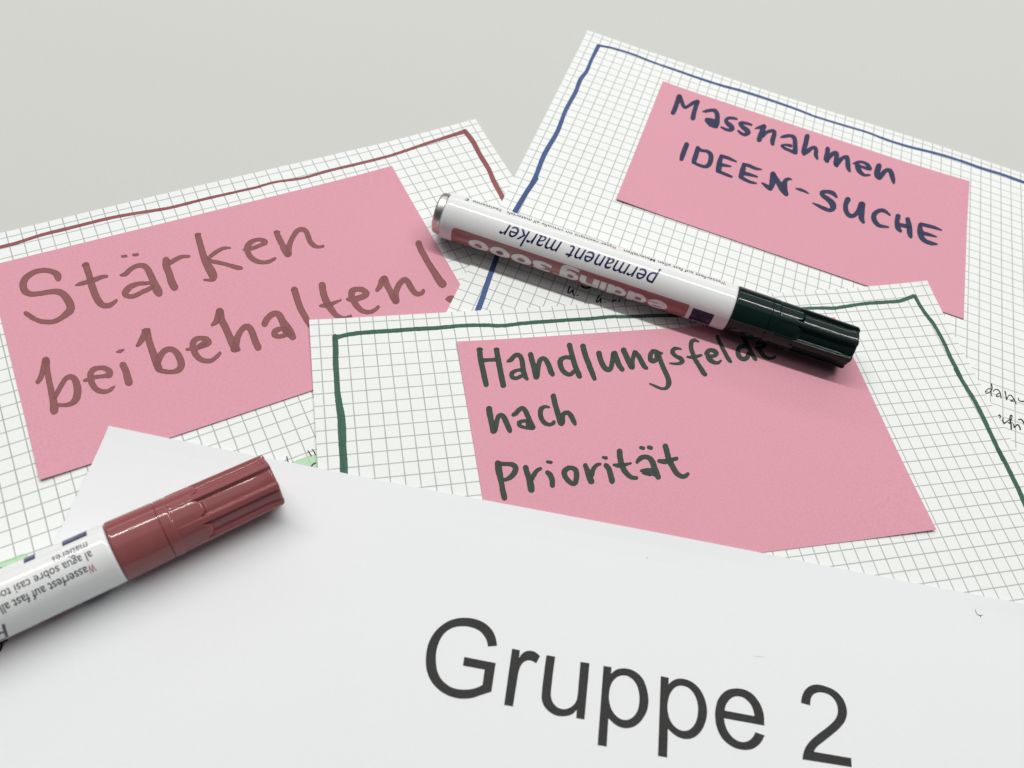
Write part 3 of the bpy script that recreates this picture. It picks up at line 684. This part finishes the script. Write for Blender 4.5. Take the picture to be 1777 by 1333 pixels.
def text_bm(txt, width, xh, shear=0.0, bold=0.0, ref='x'):
    cu = bpy.data.curves.new('t', 'FONT'); cu.body = txt; cu.size = 10; cu.shear = shear; cu.offset = bold; cu.resolution_u = 4
    o = bpy.data.objects.new('t', cu); COL.objects.link(o)
    def ref_h(ch):
        c2 = bpy.data.curves.new('r', 'FONT'); c2.body = ch; c2.size = 10; c2.offset = bold
        o2 = bpy.data.objects.new('r', c2); COL.objects.link(o2)
        bpy.context.view_layer.update()
        m2 = bpy.data.meshes.new_from_object(o2.evaluated_get(bpy.context.evaluated_depsgraph_get()))
        hh = max(v.co.y for v in m2.vertices)
        bpy.data.objects.remove(o2); bpy.data.curves.remove(c2); bpy.data.meshes.remove(m2)
        return hh
    hx = ref_h(ref)
    bpy.context.view_layer.update()
    me = bpy.data.meshes.new_from_object(o.evaluated_get(bpy.context.evaluated_depsgraph_get()))
    bpy.data.objects.remove(o); bpy.data.curves.remove(cu)
    bm = bmesh.new(); bm.from_mesh(me); bpy.data.meshes.remove(me)
    x0 = min(v.co.x for v in bm.verts); x1 = max(v.co.x for v in bm.verts)
    for v in bm.verts:
        v.co.x = (v.co.x - x0) * width / (x1 - x0); v.co.y *= xh / hx; v.co.z = 0
    return bm

def ellipse(cx_, cy_, a, b, n=20):
    return [(cx_ + a * math.cos(2 * math.pi * k / n), cy_ + b * math.sin(2 * math.pi * k / n)) for k in range(n)]

def rect(x0, y0, x1, y1):
    return [(x0, y0, 1), (x1, y0, 1), (x1, y1, 1), (x0, y1, 1)]

HEAVY = {   # heavy extended letters, x-height 100: (advance, outlines, strokes)
    'e': (126, [[ellipse(62, 50, 62, 50), [(30, 66), (45, 74), (65, 76), (88, 71), (96, 64), (88, 63), (60, 64), (38, 62)],
                 [(58, 38, 1), (90, 40), (124, 46, 1), (124, 38, 1), (92, 31), (60, 31, 1)]]], []),
    'd': (120, [[ellipse(54, 50, 54, 50), ellipse(50, 50, 22, 19)], [rect(82, 0, 120, 140)]], []),
    'i': (38, [[rect(0, 0, 38, 100)], [rect(0, 113, 38, 140)]], []),
    'n': (122, [[rect(0, 0, 38, 100)], [rect(84, 0, 122, 62)]], [[(30, 76, 34), (62, 83, 36), (92, 74, 38), (103, 56, 38)]]),
    'g': (120, [[ellipse(54, 50, 54, 50), ellipse(50, 50, 22, 19)], [rect(82, -6, 120, 100)]], [[(101, -4, 38), (92, -20, 32), (56, -26, 24), (14, -22, 22)]]),
    '0': (130, [[ellipse(65, 50, 65, 50), ellipse(65, 50, 25, 20)]], []),
    '3': (118, [], [[(12, 80, 22), (50, 88, 24), (92, 76, 34), (88, 60, 30), (46, 53, 18)], [(46, 51, 18), (92, 42, 32), (98, 26, 36), (56, 12, 24), (8, 19, 22)]]),
}
def heavy_bm(txt, width, xh, gap=9):
    items, x = [], 0
    for ch in txt:
        adv, outs, strokes = HEAVY[ch]
        for loops in outs:
            items.append(('poly', [[(p[0] + x, p[1]) + tuple(p[2:]) for p in l] for l in loops]))
        for st in strokes:
            items.append(('stroke', [(p[0] + x, p[1], p[2]) for p in st]))
        x += adv + gap
    V, faces, _, _ = union_shape(items, 3.0, 0.0)
    bm = bmesh.new()
    vs = [bm.verts.new((p[0] * width / (x - gap), p[1] * xh / 100, 0)) for p in V]
    for f in faces:
        try: bm.faces.new([vs[i] for i in f])
        except ValueError: pass
    return bm

def patch_bm(w, h, r=0.0, corners=(0, 0, 0, 0)):
    """rectangle w x h; corners: which of bl, br, tr, tl are rounded"""
    pts = []
    for (cx_, cy_, a0), on in zip(((r, r, 180), (w - r, r, 270), (w - r, h - r, 0), (r, h - r, 90)), corners):
        if on:
            for k in range(7):
                a = math.radians(a0 + 15 * k); pts.append((cx_ + r * math.cos(a), cy_ + r * math.sin(a)))
        else:
            pts.append({180: (0, 0), 270: (w, 0), 0: (w, h), 90: (0, h)}[a0])
    bm = bmesh.new(); bm.faces.new([bm.verts.new((x, y, 0)) for x, y in pts])
    return bm

def cap_mesh(rib_phase, n_rib=7):
    P = 7 * 44
    ss = [0, .12, .3, .55, .9, 2, 4, 6, 8, 10, 10.9, 11.15, 11.25, 11.35, 11.45, 11.6, 11.8, 12.5, 13.4, 13.75, 13.85, 13.95, 14.1, 14.5, 15.5]
    ss += list(np.arange(16.5, 22.6, 0.2)) + list(np.arange(23, 37.6, 1.0)) + [37.9, 38.2, 38.45, 38.65, 38.8, 38.92, 39.0]
    def rout(s):
        r = 7.44 - 0.015 * min(s, 11.3) - (0.32 * ((s - 11.3) / 27.7) if s > 11.3 else 0)
        if s < 0.55: r -= 0.42 * (1 - math.sqrt(max(0, 1 - (1 - s / 0.55) ** 2)))
        if 11.15 < s < 11.45: r -= 0.3
        if s >= 13.85: r -= 0.10
        return r
    half = math.pi / n_rib
    v, f = [], []
    for s in ss:
        for k in range(P):
            a = 2 * math.pi * k / P
            d = abs((a - rib_phase + half) % (2 * half) - half)       # angle from the nearest rib's middle
            r = rout(s)
            hr = R(5.5)
            if s >= 13.85:
                q = min(1.0, max(0.0, (s - 13.85) / 0.8))
                t = 1 - min(1, max(0, (d - hr) / R(2.2)))
                r += 0.16 * q * t * t * (3 - 2 * t)                   # ribs stand a little proud
                e = (half - d) / (half - hr)                          # 0 in the middle of a panel, 1 at the rib
                s_end = 20.9 - 2.4 * max(0, e) ** 4                   # rounded tongue
                w = min(1, max(0, (s - s_end) / 0.9))
                w = w * w * (3 - 2 * w)
                t2 = min(1, max(0, (d - hr) / R(4.0))); t2 = t2 * t2 * (3 - 2 * t2)
                flat = math.cos(half) / max(math.cos(half - d), 0.5)
                r -= 1.0 * w * t2 * (1 - 0.4 * min(1, max(0, (s - 35.5) / 3)))
            if s > 38.2:
                u = (s - 38.2) / 0.8
                r -= 0.75 * (1 - math.sqrt(max(0, 1 - u * u)))
            v.append((s * S * L_C / 39.0, -r * math.sin(a) * S, r * math.cos(a) * S))
    m = len(ss)
    for i in range(m - 1):
        for k in range(P):
            k2 = (k + 1) % P
            f.append((i * P + k, i * P + k2, (i + 1) * P + k2, (i + 1) * P + k))
    for idx, rev in ((0, False), (m - 1, True)):
        c = len(v); v.append((ss[idx] * S * L_C / 39.0, 0, 0))
        for k in range(P):
            k2 = (k + 1) % P
            t = (idx * P + k2, idx * P + k, c); f.append(t[::-1] if rev else t)
    return mesh_from(v, f, 'cap')

barrel_me = lathe([(0.0, 6.75), (0.05, 6.98), (0.2, 7.2), (0.45, 7.34), (0.8, 7.4), (1.4, 7.4)] + [(x, 7.4) for x in range(4, 93, 6)] + [(94.0, 7.4), (94.5, 7.38), (94.85, 7.28), (95.05, 7.1), (95.1, 6.85)], 'barrel')
plug_me = lathe([(-2.95, 5.0), (-2.92, 5.8), (-2.76, 6.25), (-2.45, 6.55), (-2.0, 6.68), (-1.2, 6.72), (-0.6, 6.68), (-0.25, 6.5), (0.02, 6.35)], 'end_plug')

def marker(base, direction, z, label, cap_mat, label_rot, rib_phase):
    root = bpy.data.objects.new('marker_pen', None); COL.objects.link(root)
    root.location = (base[0] * S, base[1] * S, z * S)
    root.rotation_euler = (0, 0, math.atan2(direction[1], direction[0]))
    root.empty_display_size = 0.02
    prop(root, label, 'marker pen', 'marker pens')
    ba = link('barrel', barrel_me.copy(), MAT['enamel'], root, True)
    link('end_plug', plug_me.copy(), MAT['plug'], root, True)
    cp = link('cap', cap_mesh(rib_phase), cap_mat, root, True); cp.location = (L_B * S, 0, 0)
    for o in (ba, cp, root.children[1]):
        o.data.set_sharp_from_angle(angle=R(50)) if hasattr(o.data, 'set_sharp_from_angle') else None
    def add(name, bm, s0, phi, rad, mat, lab=None):
        wrap(bm, s0 - 0.5, R(phi) + R(label_rot), rad)
        me = bpy.data.meshes.new(name); bm.to_mesh(me); bm.free()
        return prop(link(name, me, mat, ba, True), lab)
    add('colour_band', patch_bm(77.9, 8.35, 1.3, (0, 1, 1, 0)), 82.7, 66.5, R_B + 0.012, MAT['band'])
    add('colour_patch', patch_bm(6.8, 5.9), 90.8, 70.6, R_B + 0.012, MAT['navy_patch'], 'navy blue square patch')
    add('colour_patch', patch_bm(6.8, 1.6), 90.8, 119.5, R_B + 0.012, MAT['band'], 'thin red strip')
    add('lettering', heavy_bm('edding', 35.4, 4.45), 76.6, 80.5, R_B + 0.026, MAT['band_letter'])
    add('lettering', heavy_bm('3000', 27.6, 4.7), 38.3, 79.8, R_B + 0.026, MAT['band_letter'])
    add('lettering', text_bm('\u00ae', 2.0, 1.5, 0, 0.0, '\u00ae'), 41.0, 103, R_B + 0.026, MAT['band_letter'])
    add('lettering', text_bm('permanent', 29.6, 3.55, 0.28, 0.03), 70.9, 17.8, R_B + 0.014, MAT['navy_print'])
    add('lettering', text_bm('marker', 19.8, 3.55, 0.28, 0.03), 39.2, 17.8, R_B + 0.014, MAT['navy_print'])
    rows = [(91.2, -28.5, [('W', 'r'), ('asserfest auf fast allen Materialien', 'b')], 33.2),
            (55.6, -28.5, [('W', 'r'), ('ater resistant on virtually all materials', 'b')], 36.3),
            (17.5, -28.5, [('R', 'r'), ('esistente', 'b')], 9.6), (6.6, -28.5, [('E', 'b')], 1.3),
            (91.7, -50.5, [('al agua sobre casi todos los materiales', 'b')], 36.0),
            (54.0, -50.5, [('R', 'r'), ('\u00e9siste \u00e0 l\u2019eau sur presque toutes', 'b')], 33.0),
            (91.6, -70.0, [('mati\u00e8res', 'b')], 7.6)]
    for s0, phi, runs, wid in rows:
        tot = sum(len(t) * (1.75 if (t == 'W') else 1) for t, _ in runs); x = 0
        for t, c in runs:
            w = wid * len(t) * (1.75 if t == 'W' else 1) / tot
            add('lettering', text_bm(t, w - (0.12 if len(t) == 1 else 0), 1.34, 0, 0.11), s0 - x, phi, R_B + 0.014, MAT['red_print'] if c == 'r' else MAT['black_print'])
            x += w
    add('colour_patch', patch_bm(5.4, 4.2), 92.1, -118, R_B + 0.012, MAT['navy_print'], 'navy blue bar near the cap')
    add('colour_patch', patch_bm(2.4, 4.2), 80.9, -118, R_B + 0.012, MAT['navy_print'], 'short navy blue bar')
    return root

gd = (94.5110899, -10.6968533)
marker((-33.67 + 0.5, 52.86 - 0.06), gd, Z['C'] + R_B + 0.1, 'marker pen with dark green cap, lying across the squared sheets', MAT['cap_green'], 0.0, R(26.0))
rd = np.array([-52.67906 + 94.19833, -50.00034 + 89.55074]); rd /= np.linalg.norm(rd)
rb = np.array([-94.19833, -89.55074]) + rd * (18.0 - L_B)
marker(rb, rd, Z['D'] + R_B + 0.02, 'marker pen with brick red cap at the left, on the white printed sheet', MAT['cap_red'], 56.0, R(-9.0))
